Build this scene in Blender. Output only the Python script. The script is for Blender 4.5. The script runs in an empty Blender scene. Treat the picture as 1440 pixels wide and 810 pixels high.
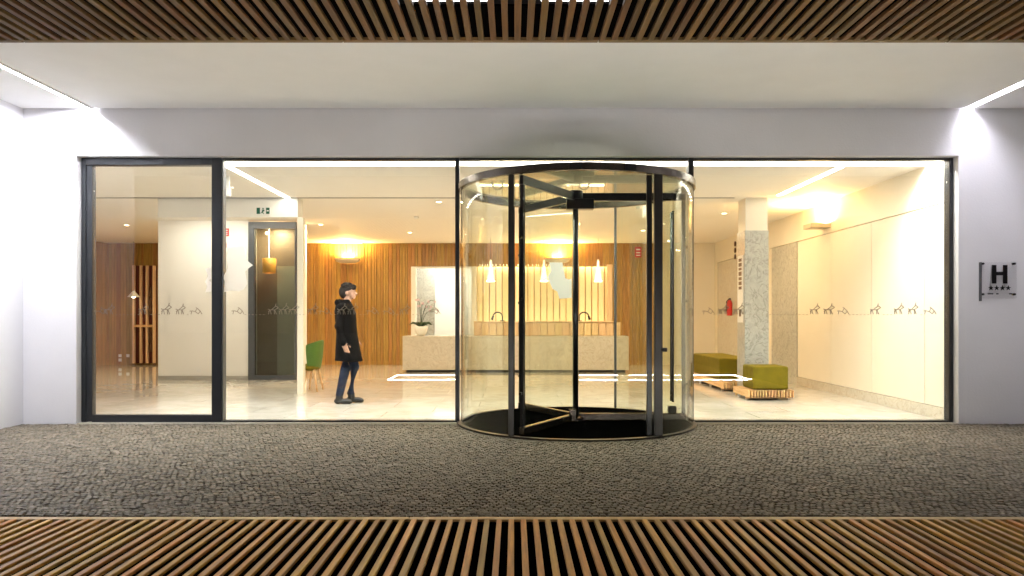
import bpy, bmesh, math, random
import numpy as np
from mathutils import Vector, Matrix

random.seed(7); rng = np.random.default_rng(7)
scene = bpy.context.scene
COL = scene.collection
R = math.radians
H = 1.28            # camera height over the floor
FPX = 1050.0        # focal length in pixels of a 1440-wide frame

# ------------------------------------------------------------------ materials
def mat(name):
    m = bpy.data.materials.new(name); m.use_nodes = True
    return m, m.node_tree.nodes, m.node_tree.links, m.node_tree.nodes['Principled BSDF']

def plain(name, col, rough=0.5, metal=0.0, bump=0.0, bscale=60.0, var=0.0, vscale=3.0, spec=0.5):
    m, n, l, b = mat(name)
    b.inputs['Base Color'].default_value = (*col, 1)
    b.inputs['Roughness'].default_value = rough
    b.inputs['Metallic'].default_value = metal
    b.inputs['Specular IOR Level'].default_value = spec
    tc = n.new('ShaderNodeTexCoord')
    if bump:
        t = n.new('ShaderNodeTexNoise'); t.inputs['Scale'].default_value = bscale; t.inputs['Detail'].default_value = 6
        l.new(tc.outputs['Object'], t.inputs['Vector'])
        bp = n.new('ShaderNodeBump'); bp.inputs['Strength'].default_value = bump; bp.inputs['Distance'].default_value = 0.01
        l.new(t.outputs['Fac'], bp.inputs['Height']); l.new(bp.outputs['Normal'], b.inputs['Normal'])
    if var:
        t2 = n.new('ShaderNodeTexNoise'); t2.inputs['Scale'].default_value = vscale; t2.inputs['Detail'].default_value = 5
        l.new(tc.outputs['Object'], t2.inputs['Vector'])
        r = n.new('ShaderNodeValToRGB')
        r.color_ramp.elements[0].position = .3; r.color_ramp.elements[1].position = .7
        r.color_ramp.elements[0].color = (*[c*(1-var) for c in col], 1)
        r.color_ramp.elements[1].color = (*[min(1, c*(1+var)) for c in col], 1)
        l.new(t2.outputs['Fac'], r.inputs['Fac']); l.new(r.outputs['Color'], b.inputs['Base Color'])
    return m

def emit(name, col, strength):
    m, n, l, b = mat(name)
    b.inputs['Base Color'].default_value = (*col, 1)
    b.inputs['Emission Color'].default_value = (*col, 1)
    b.inputs['Emission Strength'].default_value = strength
    return m

def glass(name, tint=(0.97, 0.985, 0.975), ior=1.5, rough=0.0):
    """clear pane: straight-through view plus a Fresnel reflection on each face"""
    m, n, l, b = mat(name); n.remove(b)
    out = n['Material Output']
    tr = n.new('ShaderNodeBsdfTransparent'); tr.inputs['Color'].default_value = (*tint, 1)
    gl = n.new('ShaderNodeBsdfGlossy'); gl.inputs['Roughness'].default_value = rough
    geo = n.new('ShaderNodeNewGeometry')
    mr = n.new('ShaderNodeMapRange'); mr.inputs['To Min'].default_value = ior; mr.inputs['To Max'].default_value = 1/ior
    l.new(geo.outputs['Backfacing'], mr.inputs['Value'])
    fr = n.new('ShaderNodeFresnel'); l.new(mr.outputs['Result'], fr.inputs['IOR'])
    mx = n.new('ShaderNodeMixShader')
    l.new(fr.outputs['Fac'], mx.inputs['Fac']); l.new(tr.outputs[0], mx.inputs[1]); l.new(gl.outputs[0], mx.inputs[2])
    l.new(mx.outputs[0], out.inputs['Surface'])
    return m

def wood(name, c0, c1, axis='Y', rough=0.45, island=0.35, scale=9.0):
    """long-grain wood: noise stretched along the grain, every board its own tone"""
    m, n, l, b = mat(name)
    tc = n.new('ShaderNodeTexCoord'); geo = n.new('ShaderNodeNewGeometry')
    mp = n.new('ShaderNodeMapping')
    s = {'X': (.06, 1, 1), 'Y': (1, .06, 1), 'Z': (1, 1, .06)}[axis]
    mp.inputs['Scale'].default_value = s
    l.new(tc.outputs['Object'], mp.inputs['Vector'])
    off = n.new('ShaderNodeVectorMath'); off.operation = 'ADD'
    sc = n.new('ShaderNodeMath'); sc.operation = 'MULTIPLY'; sc.inputs[1].default_value = 37.0
    l.new(geo.outputs['Random Per Island'], sc.inputs[0])
    l.new(mp.outputs['Vector'], off.inputs[0]); l.new(sc.outputs[0], off.inputs[1])
    t = n.new('ShaderNodeTexNoise'); t.inputs['Scale'].default_value = scale*4; t.inputs['Detail'].default_value = 7; t.inputs['Roughness'].default_value = .65
    l.new(off.outputs[0], t.inputs['Vector'])
    r = n.new('ShaderNodeValToRGB'); r.color_ramp.elements[0].position = .32; r.color_ramp.elements[1].position = .68
    r.color_ramp.elements[0].color = (*c0, 1); r.color_ramp.elements[1].color = (*c1, 1)
    l.new(t.outputs['Fac'], r.inputs['Fac'])
    hs = n.new('ShaderNodeHueSaturation')
    mr = n.new('ShaderNodeMapRange'); mr.inputs['To Min'].default_value = 1-island; mr.inputs['To Max'].default_value = 1+island
    l.new(geo.outputs['Random Per Island'], mr.inputs['Value']); l.new(mr.outputs['Result'], hs.inputs['Value'])
    wn = n.new('ShaderNodeTexWhiteNoise'); wn.noise_dimensions = '1D'; l.new(sc.outputs[0], wn.inputs['W'])
    mh = n.new('ShaderNodeMapRange'); mh.inputs['To Min'].default_value = .485; mh.inputs['To Max'].default_value = .515
    l.new(wn.outputs['Value'], mh.inputs['Value']); l.new(mh.outputs['Result'], hs.inputs['Hue'])
    l.new(r.outputs['Color'], hs.inputs['Color']); l.new(hs.outputs['Color'], b.inputs['Base Color'])
    b.inputs['Roughness'].default_value = rough
    bp = n.new('ShaderNodeBump'); bp.inputs['Strength'].default_value = .25; bp.inputs['Distance'].default_value = .004
    l.new(t.outputs['Fac'], bp.inputs['Height']); l.new(bp.outputs['Normal'], b.inputs['Normal'])
    return m

def stone(name, c0, c1, vein, rough=.25, scale=3.0, vs=2.2):
    m, n, l, b = mat(name)
    tc = n.new('ShaderNodeTexCoord')
    t = n.new('ShaderNodeTexNoise'); t.inputs['Scale'].default_value = scale; t.inputs['Detail'].default_value = 10; t.inputs['Roughness'].default_value = .7
    t.inputs['Distortion'].default_value = 1.2
    l.new(tc.outputs['Object'], t.inputs['Vector'])
    r = n.new('ShaderNodeValToRGB'); r.color_ramp.elements[0].position = .3; r.color_ramp.elements[1].position = .7
    r.color_ramp.elements[0].color = (*c0, 1); r.color_ramp.elements[1].color = (*c1, 1)
    l.new(t.outputs['Fac'], r.inputs['Fac'])
    t2 = n.new('ShaderNodeTexNoise'); t2.inputs['Scale'].default_value = vs; t2.inputs['Detail'].default_value = 8; t2.inputs['Distortion'].default_value = 2.2
    l.new(tc.outputs['Object'], t2.inputs['Vector'])
    a = n.new('ShaderNodeMath'); a.operation = 'SUBTRACT'; a.inputs[1].default_value = .5; l.new(t2.outputs['Fac'], a.inputs[0])
    ab = n.new('ShaderNodeMath'); ab.operation = 'ABSOLUTE'; l.new(a.outputs[0], ab.inputs[0])
    r2 = n.new('ShaderNodeValToRGB'); r2.color_ramp.elements[0].position = 0; r2.color_ramp.elements[1].position = .035
    r2.color_ramp.elements[0].color = (.75, .75, .75, 1); r2.color_ramp.elements[1].color = (0, 0, 0, 1)
    l.new(ab.outputs[0], r2.inputs['Fac'])
    mx = n.new('ShaderNodeMix'); mx.data_type = 'RGBA'
    l.new(r2.outputs['Color'], mx.inputs['Factor']); l.new(r.outputs['Color'], mx.inputs['A']); mx.inputs['B'].default_value = (*vein, 1)
    l.new(mx.outputs['Result'], b.inputs['Base Color'])
    b.inputs['Roughness'].default_value = rough
    return m

M = {}
M['plaster'] = plain('exterior_plaster', (.70, .69, .71), .8, bump=.22, bscale=55, var=.045, vscale=1.1)
M['soffit'] = plain('canopy_soffit_paint', (.88, .875, .86), .75, bump=.05, bscale=40, var=.015)
M['inwhite'] = plain('interior_white_paint', (.84, .82, .78), .6, var=.015)
M['inceil'] = plain('interior_ceiling_paint', (.80, .77, .72), .7, var=.012)
M['cream'] = plain('cream_wall_panel', (.76, .70, .58), .35, var=.02)
M['dark'] = plain('anthracite_frame', (.022, .024, .028), .38, .3, bump=.03, bscale=200)
M['darkgrey'] = plain('grey_door_frame', (.085, .09, .1), .4, .3)
M['black'] = plain('black_metal', (.008, .008, .009), .28, .2)
M['bronze'] = plain('brushed_bronze_steel', (.10, .085, .072), .24, .9, bump=.04, bscale=150)
M['steel'] = plain('brushed_steel', (.55, .53, .5), .25, 1.0)
M['glass'] = glass('clear_glass')
M['drum'] = glass('curved_drum_glass', (.955, .975, .94))
M['topglass'] = glass('canopy_top_glass', (.86, .9, .82))
M['darkglass'] = glass('smoked_glass', (.66, .68, .64))
M['acrylic'] = glass('acrylic_plate', (.985, .985, .99))
M['mat'] = plain('black_entrance_mat', (.0016, .0016, .0015), .95, bump=.4, bscale=220, spec=0.0)
M['wallwood'] = wood('honey_wood_batten', (.25, .135, .028), (.44, .25, .07), 'Z', .42, .2)
M['deckwood'] = wood('deck_slat_wood', (.29, .125, .015), (.60, .29, .042), 'Y', .5, .3)
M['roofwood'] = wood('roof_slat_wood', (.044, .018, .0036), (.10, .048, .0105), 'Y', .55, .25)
M['boardwood'] = wood('cross_board_wood', (.33, .21, .08), (.52, .36, .15), 'X', .5, .2)
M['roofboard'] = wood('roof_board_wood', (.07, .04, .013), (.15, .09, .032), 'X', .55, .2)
M['postmetal'] = plain('dark_bronze_post', (.022, .019, .017), .36, .35, bump=.03, bscale=150)
M['palewood'] = wood('pale_wood', (.62, .44, .25), (.78, .6, .38), 'Z', .45, .1)
M['benchwood'] = wood('bench_oak', (.55, .33, .14), (.74, .5, .26), 'Y', .45, .15)
M['brown'] = plain('dark_brown_panel', (.11, .05, .025), .5, var=.2)
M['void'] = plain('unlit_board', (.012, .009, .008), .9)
M['gap_shade'] = plain('gap_shade_black', (.0016, .0014, .0013), 1.0, spec=0.0)  # near-black that stands in for shade in the slat gaps
M['soil'] = plain('dark_earth', (.03, .026, .022), .95, bump=.5, bscale=30, var=.3)
M['marble'] = stone('beige_marble', (.50, .46, .385), (.60, .555, .475), (.43, .38, .31), .22, 6, 4)
M['grey_marble'] = stone('grey_green_marble', (.36, .36, .325), (.52, .51, .46), (.22, .22, .185), .3, 9, 4)
M['backpanel'] = plain('cream_lacquer_slat', (.82, .68, .44), .4, var=.03)
M['green'] = plain('olive_green_fabric', (.15, .118, .006), .85, bump=.35, bscale=300, var=.12, vscale=8, spec=.2)
M['chairgreen'] = plain('leaf_green_shell', (.055, .13, .008), .5, var=.06)
M['red'] = plain('red_sign_plate', (.5, .02, .02), .4)
M['whitep'] = plain('white_plastic', (.8, .8, .78), .35)
M['exitgreen'] = plain('exit_sign_green', (.0, .10, .055), .4)
M['decal'] = None
M['led_out_l'] = emit('cool_led_left', (.90, .92, 1.0), 165)
M['led_out_r'] = emit('cool_led_right', (.90, .885, 1.0), 29)
M['led_in'] = emit('white_led_cove', (1.0, .985, .945), 28)
M['led_line'] = emit('white_led_line', (1.0, .95, .85), 10)
M['led_wash'] = emit('white_wall_wash', (1.0, .93, .80), 26)
M['lamp_warm'] = emit('warm_lamp', (1.0, .72, .36), 14)
M['lamp_white'] = emit('pendant_glow', (1.0, .86, .6), 12)
M['litglass'] = glass('lit_pendant_glass', (.9, .88, .82), rough=.08)
_n = M['litglass'].node_tree; _e = _n.nodes.new('ShaderNodeEmission'); _e.inputs['Color'].default_value = (1, .86, .55, 1); _e.inputs['Strength'].default_value = .35
_a = _n.nodes.new('ShaderNodeAddShader'); _l = _n.nodes['Material Output'].inputs['Surface'].links[0].from_socket
_n.links.new(_l, _a.inputs[0]); _n.links.new(_e.outputs[0], _a.inputs[1]); _n.links.new(_a.outputs[0], _n.nodes['Material Output'].inputs['Surface'])
M['led_niche'] = emit('niche_led', (1.0, .82, .52), 8)
M['tube'] = emit('small_tube', (1, 1, 1), 4)
M['unseen_deck_led'] = emit('unseen_deck_led', (1.0, .97, .91), 118)  # strength raised so the out-of-view deck tubes light the canopy
M['skin'] = plain('skin', (.46, .26, .18), .55)
M['hair'] = plain('dark_brown_hair', (.012, .007, .005), .9, bump=.6, bscale=120)
M['coat'] = plain('black_wool_coat', (.005, .0042, .0042), .95, bump=.5, bscale=160, var=.25, vscale=12, spec=.15)
M['jeans'] = plain('blue_denim', (.014, .021, .042), .85, bump=.4, bscale=300, var=.25, vscale=10, spec=.2)
M['boots'] = plain('black_leather_boot', (.012, .011, .012), .45)
M['leaf'] = plain('orchid_leaf', (.02, .045, .012), .45)
M['petal'] = plain('orchid_petal', (.66, .47, .5), .6)
M['ink'] = plain('black_lettering', (.004, .004, .005), .4)

def make_decal():
    m, n, l, b = mat('frosted_decal'); n.remove(b)
    d = n.new('ShaderNodeBsdfDiffuse'); d.inputs['Color'].default_value = (.36, .33, .29, 1)
    t = n.new('ShaderNodeBsdfTranslucent'); t.inputs['Color'].default_value = (.36, .33, .29, 1)
    x = n.new('ShaderNodeMixShader'); x.inputs[0].default_value = .75
    l.new(d.outputs[0], x.inputs[1]); l.new(t.outputs[0], x.inputs[2]); l.new(x.outputs[0], n['Material Output'].inputs[0])
    return m
M['decal'] = make_decal(); M['vinyl'] = make_decal()
for nd in M['vinyl'].node_tree.nodes:
    if 'Color' in nd.inputs: nd.inputs['Color'].default_value = (.95, .95, .95, 1)

def make_floor():
    m, n, l, b = mat('polished_floor_slabs')
    tc = n.new('ShaderNodeTexCoord')
    br = n.new('ShaderNodeTexBrick'); br.offset = .5
    br.inputs['Scale'].default_value = 1.0; br.inputs['Brick Width'].default_value = 1.2; br.inputs['Row Height'].default_value = .6
    br.inputs['Mortar Size'].default_value = .003; br.inputs['Bias'].default_value = 0
    br.inputs['Color1'].default_value = (.64, .605, .545, 1); br.inputs['Color2'].default_value = (.72, .685, .625, 1); br.inputs['Mortar'].default_value = (.42, .37, .31, 1)
    l.new(tc.outputs['Object'], br.inputs['Vector'])
    t = n.new('ShaderNodeTexNoise'); t.inputs['Scale'].default_value = 2.5; t.inputs['Detail'].default_value = 9; t.inputs['Distortion'].default_value = 1.5
    l.new(tc.outputs['Object'], t.inputs['Vector'])
    r = n.new('ShaderNodeValToRGB'); r.color_ramp.elements[0].color = (.86, .84, .8, 1); r.color_ramp.elements[1].color = (1, 1, 1, 1)
    r.color_ramp.elements[0].position = .35; r.color_ramp.elements[1].position = .65
    l.new(t.outputs['Fac'], r.inputs['Fac'])
    mx = n.new('ShaderNodeMix'); mx.data_type = 'RGBA'; mx.blend_type = 'MULTIPLY'; mx.inputs['Factor'].default_value = 1
    l.new(br.outputs['Color'], mx.inputs['A']); l.new(r.outputs['Color'], mx.inputs['B'])
    l.new(mx.outputs['Result'], b.inputs['Base Color'])
    b.inputs['Roughness'].default_value = .045; b.inputs['IOR'].default_value = 1.62
    return m
M['floor'] = make_floor()

def make_sett():
    m, n, l, b = mat('granite_sett')
    geo = n.new('ShaderNodeNewGeometry'); tc = n.new('ShaderNodeTexCoord')
    r = n.new('ShaderNodeValToRGB')
    e = r.color_ramp.elements
    e[0].position = 0; e[0].color = (.10, .084, .060, 1); e[1].position = 1; e[1].color = (.23, .197, .146, 1)
    x = e.new(.5); x.color = (.16, .135, .098, 1)
    x = e.new(.8); x.color = (.175, .14, .098, 1)
    l.new(geo.outputs['Random Per Island'], r.inputs['Fac'])
    t = n.new('ShaderNodeTexNoise'); t.inputs['Scale'].default_value = 70; t.inputs['Detail'].default_value = 8
    l.new(tc.outputs['Object'], t.inputs['Vector'])
    r2 = n.new('ShaderNodeValToRGB'); r2.color_ramp.elements[0].position = .3; r2.color_ramp.elements[1].position = .7
    r2.color_ramp.elements[0].color = (.55, .55, .55, 1); r2.color_ramp.elements[1].color = (1.25, 1.25, 1.25, 1)
    l.new(t.outputs['Fac'], r2.inputs['Fac'])
    mx = n.new('ShaderNodeMix'); mx.data_type = 'RGBA'; mx.blend_type = 'MULTIPLY'; mx.inputs['Factor'].default_value = 1
    l.new(r.outputs['Color'], mx.inputs['A']); l.new(r2.outputs['Color'], mx.inputs['B'])
    l.new(mx.outputs['Result'], b.inputs['Base Color'])
    b.inputs['Roughness'].default_value = .7
    bp = n.new('ShaderNodeBump'); bp.inputs['Strength'].default_value = .6; bp.inputs['Distance'].default_value = .006
    l.new(t.outputs['Fac'], bp.inputs['Height']); l.new(bp.outputs['Normal'], b.inputs['Normal'])
    return m
M['sett'] = make_sett()

# ------------------------------------------------------------------ helpers
WORLD = {}           # world origin of every object built

class MB:
    def __init__(s): s.v = []; s.f = []; s.smooth = []
    def add(s, vs, fs, sm=False):
        o = len(s.v); s.v += [tuple(p) for p in vs]; s.f += [tuple(i+o for i in f) for f in fs]; s.smooth += [sm]*len(fs); return s
    def box(s, x0, x1, y0, y1, z0, z1, mtx=None):
        vs = [(x, y, z) for z in (z0, z1) for y in (y0, y1) for x in (x0, x1)]
        if mtx: vs = [mtx @ Vector(p) for p in vs]
        return s.add(vs, [(0, 2, 3, 1), (4, 5, 7, 6), (0, 1, 5, 4), (2, 6, 7, 3), (0, 4, 6, 2), (1, 3, 7, 5)])
    def tube(s, pts, rad, n=10, cap=True):
        pts = [Vector(p) for p in pts]; rad = rad if isinstance(rad, (list, tuple)) else [rad]*len(pts)
        vs = []; fs = []
        up = Vector((0, 0, 1))
        for i, p in enumerate(pts):
            d = (pts[min(i+1, len(pts)-1)] - pts[max(i-1, 0)]).normalized()
            a = d.cross(up)
            if a.length < 1e-3: a = d.cross(Vector((1, 0, 0)))
            a.normalize(); b = a.cross(d).normalized()
            for k in range(n):
                t = 2*math.pi*k/n; vs.append(p + (a*math.cos(t) + b*math.sin(t))*rad[i])
        for i in range(len(pts)-1):
            for k in range(n):
                k2 = (k+1) % n; fs.append((i*n+k, i*n+k2, (i+1)*n+k2, (i+1)*n+k))
        if cap: fs.append(tuple(range(n))[::-1]); fs.append(tuple((len(pts)-1)*n+k for k in range(n)))
        return s.add(vs, fs, True)
    def lathe(s, prof, c, n=32, a0=0, a1=2*math.pi):
        full = abs(a1-a0-2*math.pi) < 1e-6; m = n if full else n+1
        vs = [(c[0]+r*math.cos(a0+(a1-a0)*k/n), c[1]+r*math.sin(a0+(a1-a0)*k/n), c[2]+z) for r, z in prof for k in range(m)]
        fs = []
        for i in range(len(prof)-1):
            for k in range(n):
                k2 = (k+1) % m; fs.append((i*m+k, i*m+k2, (i+1)*m+k2, (i+1)*m+k))
        return s.add(vs, fs, True)
    def arc(s, c, r0, r1, a0, a1, z0, z1, n=48):
        """upright curved slab with square section"""
        vs = []; fs = []
        for k in range(n+1):
            a = a0+(a1-a0)*k/n; ca, sa = math.cos(a), math.sin(a)
            for r, z in ((r0, z0), (r1, z0), (r1, z1), (r0, z1)): vs.append((c[0]+r*ca, c[1]+r*sa, z))
        for k in range(n):
            for j in range(4):
                j2 = (j+1) % 4; fs.append((k*4+j, (k+1)*4+j, (k+1)*4+j2, k*4+j2))
        if abs(abs(a1-a0)-2*math.pi) > 1e-6: fs.append((0, 1, 2, 3)); fs.append((n*4+3, n*4+2, n*4+1, n*4))
        return s.add(vs, fs, False)
    def disc(s, c, r, z0, z1, n=64):
        vs = [(c[0]+r*math.cos(2*math.pi*k/n), c[1]+r*math.sin(2*math.pi*k/n), z) for z in (z0, z1) for k in range(n)]
        fs = [tuple(range(n))[::-1], tuple(range(n, 2*n))] + [(k, (k+1) % n, n+(k+1) % n, n+k) for k in range(n)]
        return s.add(vs, fs)
    def ribbon(s, a, b, w, y0, y1):
        """thin bar in the x-z plane between a=(x,z) and b=(x,z)"""
        dx, dz = b[0]-a[0], b[1]-a[1]; L = math.hypot(dx, dz) or 1; px, pz = -dz/L*w/2, dx/L*w/2
        q = [(a[0]+px, a[1]+pz), (a[0]-px, a[1]-pz), (b[0]-px, b[1]-pz), (b[0]+px, b[1]+pz)]
        vs = [(x, y, z) for y in (y0, y1) for x, z in q]
        return s.add(vs, [(0, 1, 2, 3), (7, 6, 5, 4), (0, 4, 5, 1), (1, 5, 6, 2), (2, 6, 7, 3), (3, 7, 4, 0)])
    def poly(s, pts, y0, y1):
        """outline in the x-z plane given thickness along y"""
        n = len(pts); vs = [(x, y, z) for y in (y0, y1) for x, z in pts]
        return s.add(vs, [tuple(range(n)), tuple(range(2*n-1, n-1, -1))] + [(k, n+k, n+(k+1) % n, (k+1) % n) for k in range(n)])
    def ell(s, c, r, n=12, m=8):
        vs = []; fs = []
        for i in range(m+1):
            p = math.pi*i/m
            for k in range(n):
                t = 2*math.pi*k/n
                vs.append((c[0]+r[0]*math.sin(p)*math.cos(t), c[1]+r[1]*math.sin(p)*math.sin(t), c[2]-r[2]*math.cos(p)))
        for i in range(m):
            for k in range(n):
                k2 = (k+1) % n; fs.append((i*n+k, i*n+k2, (i+1)*n+k2, (i+1)*n+k))
        return s.add(vs, fs, True)
    def build(s, name, material, parent=None, bevel=0, seg=2):
        v = np.array(s.v, float)
        if parent is not None: org = WORLD[parent.name]
        else: org = Vector(((v[:, 0].min()+v[:, 0].max())/2, (v[:, 1].min()+v[:, 1].max())/2, v[:, 2].min()))
        me = bpy.data.meshes.new(name)
        me.from_pydata([(p[0]-org[0], p[1]-org[1], p[2]-org[2]) for p in s.v], [], s.f)
        me.polygons.foreach_set('use_smooth', s.smooth)
        bm = bmesh.new(); bm.from_mesh(me)
        bmesh.ops.remove_doubles(bm, verts=bm.verts, dist=1e-6) if len(s.v) < 4000 else None
        bmesh.ops.recalc_face_normals(bm, faces=bm.faces); bm.to_mesh(me); bm.free()
        me.materials.append(material)
        o = bpy.data.objects.new(name, me); COL.objects.link(o)
        if parent is not None: o.parent = parent
        else: o.location = org
        WORLD[o.name] = Vector(org)
        if bevel:
            b = o.modifiers.new('soft_edge', 'BEVEL'); b.width = bevel; b.segments = seg; b.limit_method = 'ANGLE'
        return o

def tag(o, label=None, cat=None, group=None, kind=None):
    if label: o['label'] = label
    if cat: o['category'] = cat
    if group: o['group'] = group
    if kind: o['kind'] = kind
    return o

def thing(name, loc, label, cat, group=None, kind=None):
    o = bpy.data.objects.new(name, None); o.empty_display_size = .2; COL.objects.link(o); o.location = loc
    WORLD[o.name] = Vector(loc)
    return tag(o, label, cat, group, kind)

def structure(o): o['kind'] = 'structure'; return o

def kids(o): return [c for c in bpy.data.objects if c.parent == o]

def copy_thing(o, loc, label, parent=None):
    c = o.copy(); COL.objects.link(c)
    if parent is None: c.location = loc; c['label'] = label; WORLD[c.name] = Vector(loc)
    else: c.parent = parent
    for k in kids(o): copy_thing(k, None, None, c)
    return c

def lamp(name, kind, loc, energy, col, parent, rot=(0, 0, 0), **kw):
    d = bpy.data.lights.new(name, kind); d.energy = energy; d.color = col
    for k, v in kw.items(): setattr(d, k, v)
    o = bpy.data.objects.new(name, d); COL.objects.link(o); o.parent = parent
    o.location = Vector(loc) - WORLD[parent.name]; o.rotation_euler = rot
    return o

# ------------------------------------------------------------------ ground, paving, floor
g = MB(); g.box(-60, 60, -60, 80, -.5, -.45); structure(g.build('ground', M['soil']))
pb = MB(); pb.box(-9.5, 9.5, 4.80, 8.995, -.3, -.013); structure(pb.build('paving_bed', M['soil']))

def setts():
    vs = []; fs = []; pitch = .046
    ny = int((8.90-4.80)/pitch); k = 0
    for j in range(ny):
        y = 4.80 + pitch*(j+.5)
        hw = y*.72 + .5
        i0, i1 = int(-min(9, hw+.6)/pitch), int(min(9, hw+.6)/pitch)
        wob = .012*math.sin(j*.7)
        for i in range(i0, i1):
            x = pitch*(i+.5+.5*(j % 2)) + wob + rng.normal(0, .0025)
            yy = y + .014*math.sin(x*1.3+j*.15) + rng.normal(0, .0025)
            a = pitch*.5*(.86+rng.normal(0, .05)); b = pitch*.5*(.86+rng.normal(0, .05))
            th = rng.normal(0, .07); z = rng.normal(0, .0018); tx, ty = rng.normal(0, .035), rng.normal(0, .035)
            c, s_ = math.cos(th), math.sin(th)
            o = len(vs)
            for (q, zz) in ((1.0, -.022), (1.0, -.004), (.84, 0)):
                for (sx, sy) in ((-1, -1), (1, -1), (1, 1), (-1, 1)):
                    u, w = sx*a*q, sy*b*q
                    jx, jy = rng.normal(0, .0018, 2)
                    vs.append((x+u*c-w*s_+jx, yy+u*s_+w*c+jy, min(.012, z+zz+u*tx+w*ty)))
            for L in (0, 4):
                for e in range(4):
                    e2 = (e+1) % 4; fs.append((o+L+e, o+L+e2, o+L+4+e2, o+L+4+e))
            fs.append((o+8, o+9, o+10, o+11))
    m = MB(); m.v = vs; m.f = fs; m.smooth = [False]*len(fs)
    return m
structure(setts().build('paving', M['sett']))

fl = MB(); fl.box(-11.4, 5.6, 9.0, 23.0, -.2, 0); structure(fl.build('floor', M['floor']))

# ------------------------------------------------------------------ pavilion: slatted deck and slatted roof
def slat_xs(x0, pitch, half): return [x0+pitch*k for k in range(-int(half/pitch), int(half/pitch)+1)]
deck = thing('wooden_deck', (0, 1, 0), 'slatted brown wooden deck in front of the cobbles, dark gaps between narrow boards', 'deck')
m = MB(); mj = MB()
for x in slat_xs(-.018, .0766, 5.0):
    w = .0165*(1+random.uniform(-.08, .08)); z = random.uniform(-.002, .001)
    m.box(x-w, x+w, -3.5, 4.715+random.uniform(-.004, .004), -.034, z)
m.build('slat_panel', M['deckwood'], deck, bevel=.003, seg=1)
e = MB(); x = -5.1
while x < 5.1:
    L = random.uniform(1.6, 2.4); e.box(x, x+L-.003, 4.722, 4.785, -.08, -.003); x += L
e.build('edge_board', M['boardwood'], deck, bevel=.003, seg=1)
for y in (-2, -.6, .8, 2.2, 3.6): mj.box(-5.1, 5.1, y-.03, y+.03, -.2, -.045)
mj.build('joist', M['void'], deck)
m = MB(); m.box(-5.1, 5.1, -3.5, 4.72, -.044, -.019); m.build('gap_shade_sheet', M['gap_shade'], deck)  # black sheet added close under the deck slats so gaps read as shade

roof = thing('slatted_ceiling', (0, 1, 3.03), 'dark slatted timber ceiling overhead, along the top edge of the view', 'ceiling', kind='thing')
m = MB()
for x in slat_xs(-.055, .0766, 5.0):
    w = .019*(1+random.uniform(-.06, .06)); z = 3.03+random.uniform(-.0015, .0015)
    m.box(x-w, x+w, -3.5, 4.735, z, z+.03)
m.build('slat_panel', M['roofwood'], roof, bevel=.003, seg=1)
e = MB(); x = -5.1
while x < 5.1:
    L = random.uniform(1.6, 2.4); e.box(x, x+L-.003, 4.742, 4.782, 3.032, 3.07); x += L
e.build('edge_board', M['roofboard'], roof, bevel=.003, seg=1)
m = MB(); m.box(-5.1, 5.1, -3.5, 4.08, 3.051, 3.062); m.box(-5.1, -.7, 4.08, 4.734, 3.051, 3.062); m.box(.64, 5.1, 4.08, 4.734, 3.051, 3.062); m.box(-.7, .64, 4.26, 4.734, 3.051, 3.062); m.build('roof_gap_shade', M['gap_shade'], roof)  # black sheets added just above the roof slat faces, painted gap shade
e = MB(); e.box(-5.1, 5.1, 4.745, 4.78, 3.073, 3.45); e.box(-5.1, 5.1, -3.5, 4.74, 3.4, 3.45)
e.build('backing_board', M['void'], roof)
# small white tubes that shine between the roof slats
for k, (a, b) in enumerate(((-.62, -.12), (.16, .56))):
    t = MB(); t.tube([(a, 4.428, 3.16), (b, 4.428, 3.16)], .010, 10)
    o = t.build('tube_light', M['tube'])
    tag(o, ['thin white tube light above the ceiling slats, left of the two', 'thin white tube light above the ceiling slats, right of the two'][k], 'light', 'tube lights above the slatted ceiling')

# unseen light tubes on the deck, inferred from a reflection, brightened for the canopy
fl_t = thing('unseen_floor_light', (1.1, 2.6, 0), 'unseen thin white rectangle of light on the wooden deck, brightened for the canopy', 'light')
Y0, Y1, XL, XR, lr = 2.0, 3.2, -2.52, 4.75, .007
def light_run(p, q):
    t = MB(); t.tube([p, q], lr, 8); t.build('tube', M['unseen_deck_led'], fl_t)
    c = MB(); d = .03; z1 = .0135
    if p[1] == q[1]:
        for s_ in (-1, 1): c.box(p[0], q[0], p[1]+s_*d-.002, p[1]+s_*d+.002, .0015, z1)
    else:
        for s_ in (-1, 1): c.box(p[0]+s_*d-.002, p[0]+s_*d+.002, p[1]+.035, q[1]-.035, .0015, z1)
    c.build('light_lip', M['black'], fl_t)  # lips added to keep the tube light off the deck slats
for y in (Y0, Y1): light_run((XL, y, .0125), (XR, y, .0125))
for x in (XL, XR): light_run((x, Y0+.04, .0125), (x, Y1-.04, .0125))

# ------------------------------------------------------------------ facade
fw = MB()
fw.box(-9.5, -5.22, 8.90, 9.13, -.1, 3.95)
fw.box(5.297, 9.5, 8.90, 9.13, -.1, 3.95)
fw.box(-5.22, 5.297, 8.90, 9.13, 3.195, 3.95)
tag(fw.build('facade_wall', M['plaster']), 'white rendered front wall around the wide glazed entrance', 'wall', kind='thing')
sw = MB(); sw.box(-6.15, -5.85, 6.6, 8.898, -.1, 3.95)
tag(sw.build('side_wall', M['plaster']), 'bright white return wall at the left end of the entrance front', 'wall', kind='thing')
sill = MB(); sill.box(-5.218, 5.295, 8.905, 8.994, -.05, .006)
tag(sill.build('threshold', M['marble']), 'narrow pale stone threshold strip under the glazing', 'threshold', kind='thing')

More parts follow.
